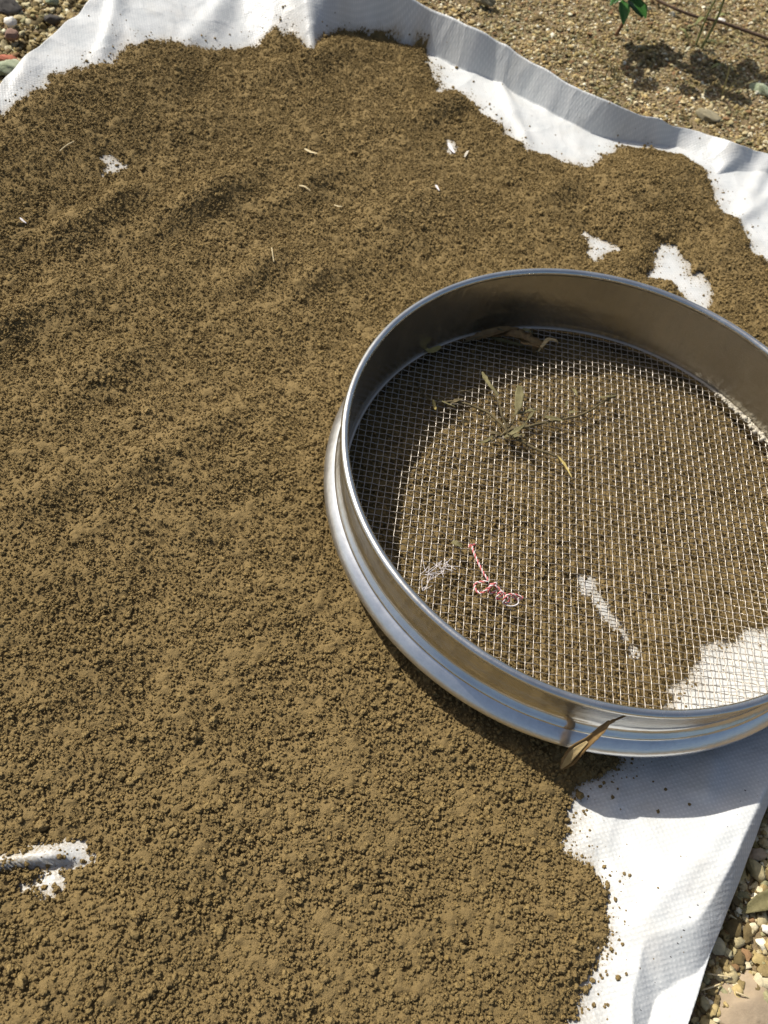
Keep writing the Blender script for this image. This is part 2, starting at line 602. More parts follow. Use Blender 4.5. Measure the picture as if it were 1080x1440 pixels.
def edge_lookup(x, y):
    """distance to the sheet's edge and the edge's own figures, by angle round the centre"""
    ang = np.arctan2(E[:, 1] - cen[1], E[:, 0] - cen[0])
    o = np.argsort(ang)
    A = np.arctan2(y - cen[1], x - cen[0])
    rr = np.hypot(E[:, 0] - cen[0], E[:, 1] - cen[1])
    R = np.interp(A, ang[o], rr[o], period=2 * np.pi)
    # perpendicular distance: correct radial distance by the local obliquity
    dx = np.gradient(E[:, 0]); dy = np.gradient(E[:, 1])
    tl = np.hypot(dx, dy) + 1e-9
    ux, uy = (E[:, 0] - cen[0]) / rr, (E[:, 1] - cen[1]) / rr
    ob = smooth_closed(np.abs(ux * dy / tl - uy * dx / tl), 15)
    OB = np.interp(A, ang[o], ob[o], period=2 * np.pi)
    r = np.hypot(x - cen[0], y - cen[1])
    out = [np.interp(A, ang[o], E[o, k], period=2 * np.pi) for k in (2, 3, 4, 5, 6, 7)]
    return (R - r) * OB, out


def sheet_z(x, y):
    d, (h, wd, ex, sk, sw, fw) = edge_lookup(x, y)
    d = np.maximum(d, 0)
    z = sheet_base(x, y)
    t = np.clip(1 - d / np.maximum(wd, 1e-3), 0, 1)
    z = z + h * t ** np.maximum(ex, .5) * (1 + 0.04 * vn(x, y, 0.03, 50))
    fw = np.maximum(fw, 0)
    s = np.clip(1 - np.maximum(d - fw, 0) / np.maximum(sw - fw, 1e-3), 0, 1)
    z = z - sk * s ** 1.1
    return z


NR = 330
u = np.linspace(0, 1, NR)
u = 1 - (1 - u) ** 1.25
u[-30:] = np.linspace(u[-30], 1, 30)
UX = cen[0] + np.outer(u, E[:, 0] - cen[0])
UY = cen[1] + np.outer(u, E[:, 1] - cen[1])
UZ = sheet_z(UX, UY)
# crumpled hem
hem = np.exp(-((1 - u)[:, None] / 0.03))
UZ = UZ + 0.0014 * hem * vn(UX, UY, 0.016, 33)
V = np.stack([UX, UY, UZ], -1).reshape(-1, 3)
I = np.arange(NR * NA).reshape(NR, NA)
J = np.roll(I, -1, 1)
F = np.stack([I[:-1], I[1:], J[1:], J[:-1]], -1).reshape(-1, 4)
me = mesh_np('plastic_sheet', V, F)
PENDING_SHEET = me
uvl = me.uv_layers.new(name='UVMap')
uvl.data.foreach_set('uv', V[F.ravel()][:, :2].astype(np.float32).ravel())
sheet = link('plastic_sheet', me, M['sheet'],
             label='white woven plastic sheet spread on the ground under the brown soil', cat='plastic sheet')
sm = sheet.modifiers.new('thickness', 'SOLIDIFY')
sm.thickness = 0.0004
sm.offset = -1

# ------------------------------------------------------------------ soil
PILE = [(-200, 330), (-60, 245), (0, 197), (30, 180), (60, 160), (85, 150), (130, 130), (160, 118), (190, 95), (240, 78), (300, 68), (350, 60),
        (395, 50), (425, 45), (440, 40), (500, 40), (540, 47), (570, 54), (600, 62), (612, 95), (625, 115), (660, 128), (690, 160),
        (720, 185), (740, 205), (770, 212), (800, 222), (835, 225), (860, 208), (880, 198), (920, 203), (960, 215), (985, 230),
        (1000, 250), (1015, 275), (1030, 300), (1050, 320), (1060, 345), (1080, 362), (1150, 430), (1300, 600), (1250, 800),
        (1130, 850), (1080, 885), (1040, 890), (1000, 915), (975, 940), (950, 965), (930, 995), (905, 1040), (880, 1070), (850, 1082),
        (820, 1096), (803, 1115), (800, 1150), (798, 1180), (805, 1200), (835, 1210), (848, 1250), (855, 1300), (850, 1340),
        (840, 1370), (820, 1410), (800, 1450), (770, 1560), (300, 1600), (-200, 1540), (-380, 1000), (-300, 600)]
pile_w = np.array([at(px, py, 0)[:2] for px, py in PILE])
HOLES = [  # bare places: polygon in photo coordinates
    [(148, 232), (158, 229), (174, 237), (162, 243), (150, 249), (155, 240)],
    [(822, 318), (834, 326), (850, 332), (876, 345), (852, 352), (838, 362), (828, 350), (830, 336)],
    [(930, 335), (955, 340), (962, 352), (972, 366), (975, 378), (992, 378), (1003, 396), (1004, 425), (990, 430), (975, 425), (958, 400), (946, 388), (914, 384), (925, 365)],
    [(632, 190), (638, 192), (642, 206), (634, 208)],
    [(603, 78), (612, 84), (607, 90)],
    [(606, 100), (615, 96), (616, 106)],
    [(616, 118), (623, 116), (620, 128)],
    [(819, 806), (836, 803), (841, 816), (839, 826), (829, 829), (820, 824)],
    [(838, 832), (849, 832), (858, 846), (866, 866), (856, 866), (845, 850)],
    [(858, 866), (870, 862), (877, 875), (868, 880)], [(878, 882), (885, 883), (889, 892), (882, 891)],
    [(892, 903), (899, 905), (903, 918), (895, 915)],
    [(1005, 925), (1020, 930), (1016, 942)],
    [(48, 1242), (60, 1226), (90, 1234), (82, 1246), (56, 1250)],
    [(22, 1240), (34, 1243), (30, 1248)],
    [(20, 1202), (40, 1192), (72, 1190), (90, 1180), (116, 1180), (121, 1195), (124, 1208), (80, 1214), (40, 1213), (0, 1214), (0, 1204)],
]
holes_w = [np.array([at(px, py, 0)[:2] for px, py in h]) for h in HOLES]
BUMPS = [  # px, py, radius across the sun, radius along the sun, height
    (175, 285, 0.030, 0.016, 0.010), (290, 285, 0.045, 0.016, 0.011), (430, 265, 0.04, 0.014, 0.006), (440, 85, 0.05, 0.020, 0.012), (620, 150, 0.03, 0.016, 0.010),
    (360, 385, 0.03, 0.012, 0.007), (450, 395, 0.03, 0.012, 0.006), (15, 455, 0.03, 0.015, 0.009), (110, 420, 0.03, 0.02, 0.005), (215, 650, 0.020, 0.012, 0.006),
    (780, 270, 0.03, 0.015, 0.006), (150, 520, 0.03, 0.015, 0.004), (60, 700, 0.02, 0.012, 0.004), (300, 600, 0.02, 0.012, 0.004),
    (90, 330, 0.03, 0.016, 0.006), (250, 180, 0.05, 0.02, 0.006), (560, 300, 0.05, 0.02, 0.005), (920, 260, 0.05, 0.03, 0.006),
]
sunxy = np.array([-0.803, 0.596])


def soil_low(x, y):
    z = 0.0030 * fbm(x, y, 0.10, 2, 5) + 0.0020 * fbm(x, y, 0.030, 2, 8)
    for (px, py, ra, rb, h) in BUMPS:
        c = at(px, py)
        dx, dy = x - c[0], y - c[1]
        b = dx * sunxy[0] + dy * sunxy[1]
        a = -dx * sunxy[1] + dy * sunxy[0]
        z = z + 1.35 * h * np.exp(-(a / ra) ** 2 - (b / rb) ** 2)
    r = np.hypot(x, y)
    k = 1 - sstep(0.150, 0.200, r)
    z = z * (1 - k) + k * (0.0010 + 0.0012 * vn(x, y, 0.03, 12))
    c = at(760, 1110)
    z = z + 0.003 * np.exp(-((x - c[0]) ** 2 + (y - c[1]) ** 2) / 0.03 ** 2)
    return z


def soil_thick(x, y, shz):
    d = poly_sd(x, y, pile_w)
    d = d + 0.0045 * fbm(x, y, 0.014, 3, 14) * (1 - sstep(0.0, 0.03, d))
    m = d
    for H in holes_w:
        m = np.minimum(m, -poly_sd(x, y, H) - 0.0006 + 0.0020 * fbm(x, y, 0.006, 2, 17))
    top = np.maximum(soil_low(x, y), shz + 0.004 + 0.003 * (1 - sstep(0, .1, np.abs(d))))
    # the little fold stands free of the soil
    full = top - shz
    _d, (_h, _wd, *_r) = edge_lookup(x, y)
    m = np.minimum(m, (0.0125 - (shz - SZ)) * 1.2 + 0.0015 * fbm(x, y, 0.01, 2, 60) + 0.3 * sstep(0.085, 0.14, _wd) + 0.3 * (1 - sstep(0.30, 0.40, y)))
    prof = 1 - np.exp(-np.maximum(m, 0) / 0.010)
    th = full * (0.10 + 0.90 * prof)
    return np.where(m > 0, th, m * 0.6), m


def in_view(V, pad=0.06):
    L = (V - _C) @ _M
    X = L[:, 0] / -L[:, 2] * FOC / 1080
    Y = L[:, 1] / -L[:, 2] * FOC / 1440
    return (L[:, 2] < 0) & (np.abs(X) < 0.5 + pad) & (np.abs(Y) < 0.5 + pad)


_vx = np.empty(len(PENDING_SHEET.vertices) * 3, np.float32)
PENDING_SHEET.vertices.foreach_get('co', _vx)
_vx = _vx.reshape(-1, 3).astype(float)
_a, _m = soil_thick(_vx[:, 0], _vx[:, 1], _vx[:, 2])
_dist = np.maximum(-_m, 0)
_n = 0.5 + 0.5 * fbm(_vx[:, 0], _vx[:, 1], 0.02, 3, 55)
attr_f(PENDING_SHEET, 'dust', np.clip(0.85 * np.exp(-_dist / 0.0035) + 0.30 * np.exp(-_dist / 0.02) * _n, 0, 1))

xs = np.arange(-0.62, 0.34, 0.00105)
yy = [-0.36]
while yy[-1] < 0.72:
    yy.append(yy[-1] + 0.00095 + 0.0009 * max(0, min(1, (yy[-1] + 0.1) / 0.6)))
ys = np.array(yy)
X, Y = np.meshgrid(xs, ys, indexing='ij')
vis = in_view(np.stack([X, Y, np.zeros_like(X)], -1).reshape(-1, 3), 0.08).reshape(X.shape)
idx = np.nonzero(vis.ravel())[0]
x, y = X.ravel()[idx], Y.ravel()[idx]
shz = sheet_z(x, y)
th, md = soil_thick(x, y, shz)
amp = 0.85 + 0.20 * sstep(-0.5, 0.6, fbm(x, y, 0.06, 2, 26)) + 0.25 * (1 - sstep(-0.28, 0.1, y))
gr = np.maximum.reduce([grains(x, y, 0.0026, 1, 0.3, 0.75) * 0.9, grains(x, y, 0.0048, 2, 0.12, 0.55), grains(x + 3, y, 0.009, 4, 0.02, 0.42) * 0.9])
gr2 = grains(x, y, 0.0017, 5, 0.3, 0.7)
edgef = sstep(-0.0005, 0.004, md)
z = shz + th + (0.36 * gr * amp + 0.34 * gr2 + 0.0011 * fbm(x, y, 0.007, 3, 19)) * (0.35 + 0.65 * edgef) - 0.0008
keep = (md > -0.0008) & (z > shz + 0.0002)
full_id = -np.ones(X.size, int)
full_id[idx] = np.arange(len(idx))
G = full_id.reshape(X.shape)
kp = np.zeros(X.size, bool)
kp[idx] = keep
kp = kp.reshape(X.shape)
q = kp[:-1, :-1] & kp[1:, :-1] & kp[1:, 1:] & kp[:-1, 1:]
F = np.stack([G[:-1, :-1][q], G[1:, :-1][q], G[1:, 1:][q], G[:-1, 1:][q]], -1)
used = np.unique(F)
remap = -np.ones(len(x), int)
remap[used] = np.arange(len(used))
F = remap[F]
jit = 0.0003
SV = np.stack([x + RNG.normal(0, jit, len(x)), y + RNG.normal(0, jit, len(x)), z], -1)[used]
print('soil verts', len(SV), 'faces', len(F))

# loose crumbs: points that the geometry nodes turn into lumps
NC = 420000
cx = RNG.uniform(-0.6, 0.32, NC * 3)
cy = RNG.uniform(-0.34, 0.70, NC * 3)
k = in_view(np.stack([cx, cy, np.zeros_like(cx)], -1), 0.05)
cx, cy = cx[k][:NC], cy[k][:NC]
cs = sheet_z(cx, cy)
ct, cm = soil_thick(cx, cy, cs)
rad = np.clip(0.00031 * np.exp(RNG.normal(0, 0.50, len(cx))), 0.00018, 0.0021)
dens = sstep(-0.4, 0.5, fbm(cx, cy, 0.05, 2, 28))
rad = rad * (1.0 + 0.12 * dens)
nearb = 1 - sstep(-0.32, -0.02, cy)
rad = rad * (1 + 0.30 * nearb)
inner = np.hypot(cx, cy) < 0.15
rad = np.where(inner, np.minimum(rad, 0.0016), rad)
on = cm > 0.0
# spill on the bare sheet, thinning out with distance
spill = (~on) & (RNG.random(len(cx)) < 0.50 * np.exp(cm / 0.005) + 0.012 * np.exp(cm / 0.03))
hole_gap = spill
keepc = on | spill
gz = cs + np.maximum(ct, 0) + np.where(on, rad * (RNG.random(len(cx)) * 0.8 - 0.40) + 0.0005, rad * 0.55)
rad = np.where(on, rad, np.clip(rad, 0.0003, 0.0014))
CP = np.stack([cx, cy, gz], -1)[keepc]
CR = rad[keepc]
print('crumbs', len(CP))
V = np.concatenate([SV, CP])
me = mesh_np('soil', V, F)
cr = np.concatenate([np.zeros(len(SV)), CR])
attr_f(me, 'lump', cr)
n = len(CP)
sc3 = np.zeros((len(V), 3))
sc3[len(SV):] = CR[:, None] * RNG.uniform(0.75, 1.25, (n, 3))
attr_f(me, 'lump_scale', sc3, 'FLOAT_VECTOR')
ro3 = np.zeros((len(V), 3))
ro3[len(SV):] = RNG.uniform(0, 6.28, (n, 3))
attr_f(me, 'lump_rot', ro3, 'FLOAT_VECTOR')


def lump_nodes(name, mat, keep_mesh=True, variants=6, subdiv=3, rough=0.62, flat=1.0, freq=1.9):
    ng = bpy.data.node_groups.new(name, 'GeometryNodeTree')
    ng.interface.new_socket('Geometry', in_out='INPUT', socket_type='NodeSocketGeometry')
    ng.interface.new_socket('Geometry', in_out='OUTPUT', socket_type='NodeSocketGeometry')
    N = ng.nodes
    L = ng.links.new
    gi = N.new('NodeGroupInput')
    go = N.new('NodeGroupOutput')
    g2i = N.new('GeometryNodeGeometryToInstance')
    for v in range(variants):
        ico = N.new('GeometryNodeMeshIcoSphere')
        ico.inputs['Radius'].default_value = 1.0
        ico.inputs['Subdivisions'].default_value = subdiv
        sp = N.new('GeometryNodeSetPosition')
        pos = N.new('GeometryNodeInputPosition')
        nz = N.new('ShaderNodeTexNoise')
        nz.noise_dimensions = '4D'
        nz.inputs['W'].default_value = v * 3.7 + 1.0
        nz.inputs['Scale'].default_value = freq
        nz.inputs['Detail'].default_value = 2
        L(pos.outputs[0], nz.inputs['Vector'])
        sub = N.new('ShaderNodeVectorMath')
        sub.operation = 'SUBTRACT'
        L(nz.outputs['Color'], sub.inputs[0])
        sub.inputs[1].default_value = (0.5, 0.5, 0.5)
        sca = N.new('ShaderNodeVectorMath')
        sca.operation = 'MULTIPLY'
        L(sub.outputs[0], sca.inputs[0])
        sca.inputs[1].default_value = (rough * 3, rough * 3, rough * 3)
        L(sca.outputs[0], sp.inputs['Offset'])
        L(ico.outputs['Mesh'], sp.inputs['Geometry'])
        ss = N.new('GeometryNodeSetShadeSmooth')
        L(sp.outputs[0], ss.inputs['Geometry'])
        smn = N.new('GeometryNodeSetMaterial')
        smn.inputs['Material'].default_value = mat
        L(ss.outputs[0], smn.inputs['Geometry'])
        L(smn.outputs[0], g2i.inputs[0])
    iop = N.new('GeometryNodeInstanceOnPoints')

    def named(nm, typ):
        a = N.new('GeometryNodeInputNamedAttribute')
        a.data_type = typ
        a.inputs['Name'].default_value = nm
        return a.outputs[0]
    cmp_ = N.new('FunctionNodeCompare')
    cmp_.data_type = 'FLOAT'
    cmp_.operation = 'GREATER_THAN'
    L(named('lump', 'FLOAT'), cmp_.inputs[0])
    cmp_.inputs[1].default_value = 1e-6
    L(gi.outputs[0], iop.inputs['Points'])
    L(cmp_.outputs[0], iop.inputs['Selection'])
    L(g2i.outputs[0], iop.inputs['Instance'])
    iop.inputs['Pick Instance'].default_value = True
    e2r = N.new('FunctionNodeEulerToRotation')
    L(named('lump_rot', 'FLOAT_VECTOR'), e2r.inputs[0])
    L(e2r.outputs[0], iop.inputs['Rotation'])
    L(named('lump_scale', 'FLOAT_VECTOR'), iop.inputs['Scale'])
    if keep_mesh:
        jg = N.new('GeometryNodeJoinGeometry')
        L(gi.outputs[0], jg.inputs[0])
        L(iop.outputs[0], jg.inputs[0])
        L(jg.outputs[0], go.inputs[0])
    else:
        L(iop.outputs[0], go.inputs[0])
    return ng


soil = link('soil', me, M['soil'], label='layer of crumbly brown sieved soil lying on the white plastic sheet', kind='stuff')
md_ = soil.modifiers.new('crumbs', 'NODES')
md_.node_group = lump_nodes('soil_lumps', M['soil'])

# ------------------------------------------------------------------ gravel on the ground
NG = 190000
gx = RNG.uniform(-0.75, 0.5, NG * 2)
gy = RNG.uniform(-0.36, 1.0, NG * 2)
vv = in_view(np.stack([gx, gy, np.full_like(gx, GZ)], -1), 0.06)
gx, gy = gx[vv], gy[vv]
ed, _ = edge_lookup(gx, gy)
o = ed < 0.012
gx, gy = gx[o][:NG], gy[o][:NG]
left = gx < -0.35
gr_ = np.where(left, 0.0019, np.where(gy < 0.1, 0.0013, 0.00085)) * np.exp(RNG.normal(0, 0.46, len(gx)))
gr_ = np.clip(gr_, 0.0005, np.where(left | (gy < 0.1), 0.0042, 0.0028))
kk = RNG.random(len(gx)) < np.where(left, 0.45, 1.0)
gx, gy, gr_ = gx[kk], gy[kk], gr_[kk]
gp = np.stack([gx, gy, ground_h(gx, gy) + gr_ * RNG.uniform(-0.1, 0.6, len(gx))], -1)
print('gravel', len(gp))
me = mesh_np('gravel', gp, np.zeros((0, 4), int))
attr_f(me, 'lump', gr_)
attr_f(me, 'lump_scale', gr_[:, None] * RNG.uniform([.8, .7, .4], [1.5, 1.2, .9], (len(gx), 3)), 'FLOAT_VECTOR')
rt = RNG.uniform(0, 6.28, (len(gx), 3))
rt[:, :2] = RNG.normal(0, 0.35, (len(gx), 2))
attr_f(me, 'lump_rot', rt, 'FLOAT_VECTOR')
gravel = link('gravel', me, M['gravel'], label='tan grit and small pebbles strewn over the earth around the sheet', kind='stuff')
md_ = gravel.modifiers.new('pebbles', 'NODES')
md_.node_group = lump_nodes('gravel_lumps', M['gravel'], False, 8, 2, 0.75, freq=1.5)


# ------------------------------------------------------------------ shape builders
def lathe(prof, n=256, closed=False, a0=0.0, a1=2 * math.pi):
    P = np.array(prof)
    A = np.linspace(a0, a1, n, endpoint=False)
    V = np.stack([np.outer(P[:, 0], np.cos(A)), np.outer(P[:, 0], np.sin(A)), np.outer(P[:, 1], np.ones(n))], -1)
    m = len(P)
    I = np.arange(m * n).reshape(m, n)
    rows = [(I[i], I[(i + 1) % m]) for i in range(m if closed else m - 1)]
    F = []
    for a, b in rows:
        F.append(np.stack([a, np.roll(a, -1), np.roll(b, -1), b], -1))
    return V.reshape(-1, 3), np.concatenate(F)


def lathe_mesh(name, prof, n=256, closed=False):
    V, F = lathe(prof, n, closed)
    me = mesh_np(name, V, F)
    uv = me.uv_layers.new(name='UVMap')
    ang = np.arctan2(V[:, 1], V[:, 0]) / 6.2832 * 0.94
    vals = np.stack([ang, V[:, 2]], -1)[F.ravel()]
    uv.data.foreach_set('uv', vals.astype(np.float32).ravel())
    return me


def tube(P, r, sides=6, cap=True):
    """tube along points P with radius r (number or list)"""
    P = np.asarray(P, float)
    n = len(P)
    r = np.full(n, r) if np.isscalar(r) else np.asarray(r, float)
    T = np.gradient(P, axis=0)
    T /= np.linalg.norm(T, axis=1)[:, None] + 1e-12
    up = np.array([0, 0, 1.0])
    if abs(T[0] @ up) > 0.9:
        up = np.array([1.0, 0, 0])
    N = np.cross(T[0], up)
    N /= np.linalg.norm(N)
    Vs = []
    for i in range(n):
        N = N - T[i] * (N @ T[i])
        N /= np.linalg.norm(N) + 1e-12
        B = np.cross(T[i], N)
        a = np.linspace(0, 2 * np.pi, sides, endpoint=False)
        Vs.append(P[i] + r[i] * (np.outer(np.cos(a), N) + np.outer(np.sin(a), B)))
    V = np.concatenate(Vs)
    I = np.arange(n * sides).reshape(n, sides)
    J = np.roll(I, -1, 1)
    F = np.stack([I[:-1], I[1:], J[1:], J[:-1]], -1).reshape(-1, 4)
    if cap and sides == 6:
        c0, c1 = I[0], I[-1]
        F = np.concatenate([F, [[c0[0], c0[1], c0[2], c0[3]], [c0[0], c0[3], c0[4], c0[5]],
                                [c1[3], c1[2], c1[1], c1[0]], [c1[5], c1[4], c1[3], c1[0]]]])
    return V, F


def join(parts):
    V, F, k = [], [], 0
    for v, f in parts:
        V.append(v)
        F.append(np.asarray(f) + k)
        k += len(v)
    return np.concatenate(V), np.concatenate(F)


def spline(P, n):
    P = np.asarray(P, float)
    m = len(P)
    t = np.linspace(0, m - 1, n)
    i = np.minimum(np.floor(t).astype(int), m - 2)
    f = (t - i)[:, None]
    p0, p1, p2, p3 = P[np.maximum(i - 1, 0)], P[i], P[i + 1], P[np.minimum(i + 2, m - 1)]
    return 0.5 * (2 * p1 + (p2 - p0) * f + (2 * p0 - 5 * p1 + 4 * p2 - p3) * f * f + (3 * p1 - p0 - 3 * p2 + p3) * f ** 3)


def blade(P, widths, fold=0.3, thick=0.00025, n=22, cross=7, normal=(0, 0, 1), ragged=0.0, twist=0.0, seed=0):
    """leaf blade with thickness along a centre line"""
    C = spline(P, n)
    W = np.interp(np.linspace(0, 1, n), np.linspace(0, 1, len(widths)), widths)
    if ragged:
        rg = np.random.default_rng(seed)
        W = W * (1 + ragged * rg.normal(0, 1, n))
    T = np.gradient(C, axis=0)
    T /= np.linalg.norm(T, axis=1)[:, None] + 1e-12
    V = []
    s = np.linspace(-1, 1, cross)
    for i in range(n):
        Nn = np.array(normal, float)
        Nn = Nn - T[i] * (Nn @ T[i])
        Nn /= np.linalg.norm(Nn)
        S = np.cross(T[i], Nn)
        a = twist * (i / (n - 1) - 0.5)
        S, Nn = S * math.cos(a) + Nn * math.sin(a), Nn * math.cos(a) - S * math.sin(a)
        for side in (1, -1):
            V.append(C[i] + np.outer(s * W[i] / 2, S) + np.outer(np.abs(s) * W[i] / 2 * fold + side * thick / 2 * (1 - 0.6 * np.abs(s)), Nn))
    V = np.stack(V).reshape(n, 2, cross, 3)
    I = np.arange(n * 2 * cross).reshape(n, 2, cross)
    F = []
    for i in range(n - 1):
        for j in range(cross - 1):
            F.append([I[i, 0, j], I[i + 1, 0, j], I[i + 1, 0, j + 1], I[i, 0, j + 1]])
            F.append([I[i, 1, j], I[i, 1, j + 1], I[i + 1, 1, j + 1], I[i + 1, 1, j]])
        for j, fl in ((0, 0), (cross - 1, 1)):
            q = [I[i, 0, j], I[i, 1, j], I[i + 1, 1, j], I[i + 1, 0, j]]
            F.append(q if not fl else q[::-1])
    for i, fl in ((0, 0), (n - 1, 1)):
        for j in range(cross - 1):
            F.append([I[i, 0, j], I[i, 0, j + 1], I[i, 1, j + 1], I[i, 1, j]])
    return V.reshape(-1, 3), np.array(F)


def mk(name, VF, mat, parent=None, origin=None, **kw):
    V, F = VF
    V = np.asarray(V, float)
    if parent is not None:
        V = V - np.array(parent.location)
        return link(name, mesh_np(name, V, F), mat, parent, **kw)
    c = V.mean(0) if origin is None else np.array(origin)
    c = np.array([c[0], c[1], V[:, 2].min()]) if origin is None else c
    o = link(name, mesh_np(name, V - c, F), mat, None, **kw)
    o.location = c
    return o


# ------------------------------------------------------------------ sieve
ZR, ZM, ZB = 0.0575, 0.0090, 0.0120
RR = 0.150
sieve = thing('sieve', 'round stainless steel sieve with fine wire mesh resting on the brown soil', 'sieve', (0, 0, 0))
# rolled rim
pr = [(RR + 0.0 + 0.0023 * math.cos(a), ZR - 0.0012 + 0.0023 * math.sin(a)) for a in np.linspace(0, 2 * np.pi, 14, endpoint=False)]
link('rim', lathe_mesh('rim', pr, 320, True), M['rim'], sieve)
# outer wall, profile from the bead down: straight wall, shoulder, groove
po = [(0.1492, ZR - 0.0028), (0.1490, ZR - 0.006), (0.1489, ZR - 0.0180), (0.1490, ZR - 0.0225), (0.1493, ZR - 0.0244), (0.1499, ZR - 0.0258),
      (0.1508, ZR - 0.0270), (0.1520, ZR - 0.0282), (0.1529, ZR - 0.0291), (0.1532, ZR - 0.0297), (0.1530, ZR - 0.0304)]
link('outer_wall', lathe_mesh('outer_wall', po, 320), M['wall_out'], sieve)
# flared foot
pf = [(0.1524, ZR - 0.0304), (0.1529, ZR - 0.0310), (0.1534, ZR - 0.0313), (0.1545, ZR - 0.0322), (0.1560, ZR - 0.0335), (0.1574, ZR - 0.0350),
      (0.1584, ZR - 0.0365), (0.1588, ZR - 0.0376), (0.1587, ZR - 0.0384), (0.1581, ZR - 0.0387), (0.1572, ZR - 0.0378), (0.1550, ZR - 0.0352), (0.1520, ZR - 0.0335), (0.1486, ZR - 0.0330)]
link('flared_foot', lathe_mesh('flared_foot', pf, 320), M['foot'], sieve)
# inner wall
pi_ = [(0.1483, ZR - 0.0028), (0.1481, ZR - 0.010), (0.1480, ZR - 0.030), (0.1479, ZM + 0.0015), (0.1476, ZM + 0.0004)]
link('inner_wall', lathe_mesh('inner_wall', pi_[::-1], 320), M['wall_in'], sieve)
# lower skirt that stands on the soil
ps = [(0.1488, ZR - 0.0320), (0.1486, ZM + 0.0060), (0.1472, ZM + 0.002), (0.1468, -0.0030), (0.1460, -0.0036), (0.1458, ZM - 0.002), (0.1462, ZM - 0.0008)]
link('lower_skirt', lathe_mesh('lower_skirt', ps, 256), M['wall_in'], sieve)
# clamping ring round the mesh
pc = [(0.1466 + 0.0012 * math.cos(a), ZM + 0.0006 + 0.0008 * math.sin(a)) for a in np.linspace(0, 2 * np.pi, 8, endpoint=False)]
link('mesh_clamp_ring', lathe_mesh('mesh_clamp_ring', pc, 256, True), M['wire'], sieve)
# woven wires
SP = 0.0043
WR = 0.00025
RM = 0.1468


def mesh_z(x, y):
    return ZM - 0.0016 * np.maximum(0, 1 - (x * x + y * y) / RM ** 2) + 0.0006 * vn(x, y, 0.06, 44) * np.maximum(0, 1 - (x * x + y * y) / RM ** 2)


wires = []
NW = int(RM / SP)
for fam in (0, 1):
    for i in range(-NW, NW + 1):
        c = i * SP + random.uniform(-0.00014, 0.00014)
        half = math.sqrt(max(RM ** 2 - c * c, 0))
        if half < SP:
            continue
        nn = max(6, int(2 * half / SP * 4))
        s = np.linspace(-half, half, nn)
        bend = 0.00035 * vn(s, np.full_like(s, c), 0.05, 46 + fam) + 0.00012 * vn(s, np.full_like(s, c * 9), 0.010, 48 + fam)
        if fam == 0:
            xx, yv = c + bend, s
            zz = mesh_z(xx, yv) + 0.0003 * np.cos(np.pi * yv / SP + np.pi * i)
        else:
            xx, yv = s, c + bend
            zz = mesh_z(xx, yv) - 0.0003 * np.cos(np.pi * xx / SP + np.pi * i)
        wires.append(tube(np.stack([xx, yv, zz], -1), WR, 5, False))
V, F = join(wires)
link('wire_mesh', mesh_np('wire_mesh', V, F), M['wire'], sieve, kind='stuff')
print('wire verts', len(V))

# pale dried crust along the right-hand edge of the mesh
parts = []
for k_ in range(520):
    t = k_ / 519.0
    a = math.radians(22 + 33 * t)
    r = 0.1462 - abs(random.gauss(0, 0.0013)) * (0.3 + math.sin(math.pi * t))
    c = np.array([r * math.cos(a), r * math.sin(a), ZM + 0.0009 + random.random() * 0.0008])
    s = random.uniform(0.0002, 0.0007) * (0.5 + math.sin(math.pi * t)) * (1 if random.random() < .93 else 1.6)
    bm = bmesh.new()
    bmesh.ops.create_icosphere(bm, subdivisions=1, radius=s)
    vv_ = np.array([v.co[:] for v in bm.verts]) * np.random.default_rng(k_).uniform(0.5, 1.6, (len(bm.verts), 3)) * np.random.default_rng(k_ + 999).uniform(.6, 1.5, 3) + c
    ff_ = np.array([[v.index for v in f.verts] for f in bm.faces])
    bm.free()
    parts.append((vv_, ff_))
crust = mk('dried_crust', join(parts), M['crust'], None, label='pale dried crust of dirt along the right edge of the wire mesh', cat='dried dirt')

# ------------------------------------------------------------------ withered weed on the mesh
MZ = ZM + 0.0008


def pp(lst, z0=MZ + 0.0012):
    out = []
    for p in lst:
        zz_ = p[2] if len(p) > 2 else z0
        out.append(at(p[0], p[1], zz_))
    return np.array(out)


weed = thing('withered_weed', 'withered weed with thin twigs and pale green leaves lying on the sieve mesh', 'dry weed', tuple(at(715, 605, MZ)))
rg9 = np.random.default_rng(21)
stems = [([(714, 606, .013), (690, 583), (660, 570), (636, 565), (612, 566), (596, 556), (588, 540)], .0010),
         ([(714, 606, .013), (740, 600, .014), (775, 592), (812, 585), (838, 572), (858, 560), (866, 557)], .0012),
         ([(714, 606, .013), (735, 622), (760, 634), (785, 643), (795, 655)], .0012),
         ([(714, 606, .013), (708, 590, .016), (702, 568, .019), (694, 548, .019)], .0009),
         ([(714, 606, .013), (722, 590, .016), (730, 575, .018)], .0006),
         ([(714, 606, .013), (700, 615), (684, 622), (672, 620)], .0010),
         ([(690, 583, .012), (680, 592), (668, 596), (652, 592)], .0004),
         ([(735, 560, .015), (745, 577, .013), (762, 582)], .0004),
         ([(640, 538, .010), (620, 532), (603, 538)], .0004),
         ([(612, 566, .011), (640, 552), (668, 548)], .0004)]
for P, r in stems:
    C = spline(pp(P), 30)
    C = C + np.stack([0.0004 * vn(C[:, 0], C[:, 1], .004, 51), 0.0004 * vn(C[:, 0], C[:, 1], .004, 52), 0.0003 * vn(C[:, 0], C[:, 1], .004, 53)], -1)
    mk('stem', tube(C, np.linspace(r, r * 0.45, 30)), M['twig'], weed)
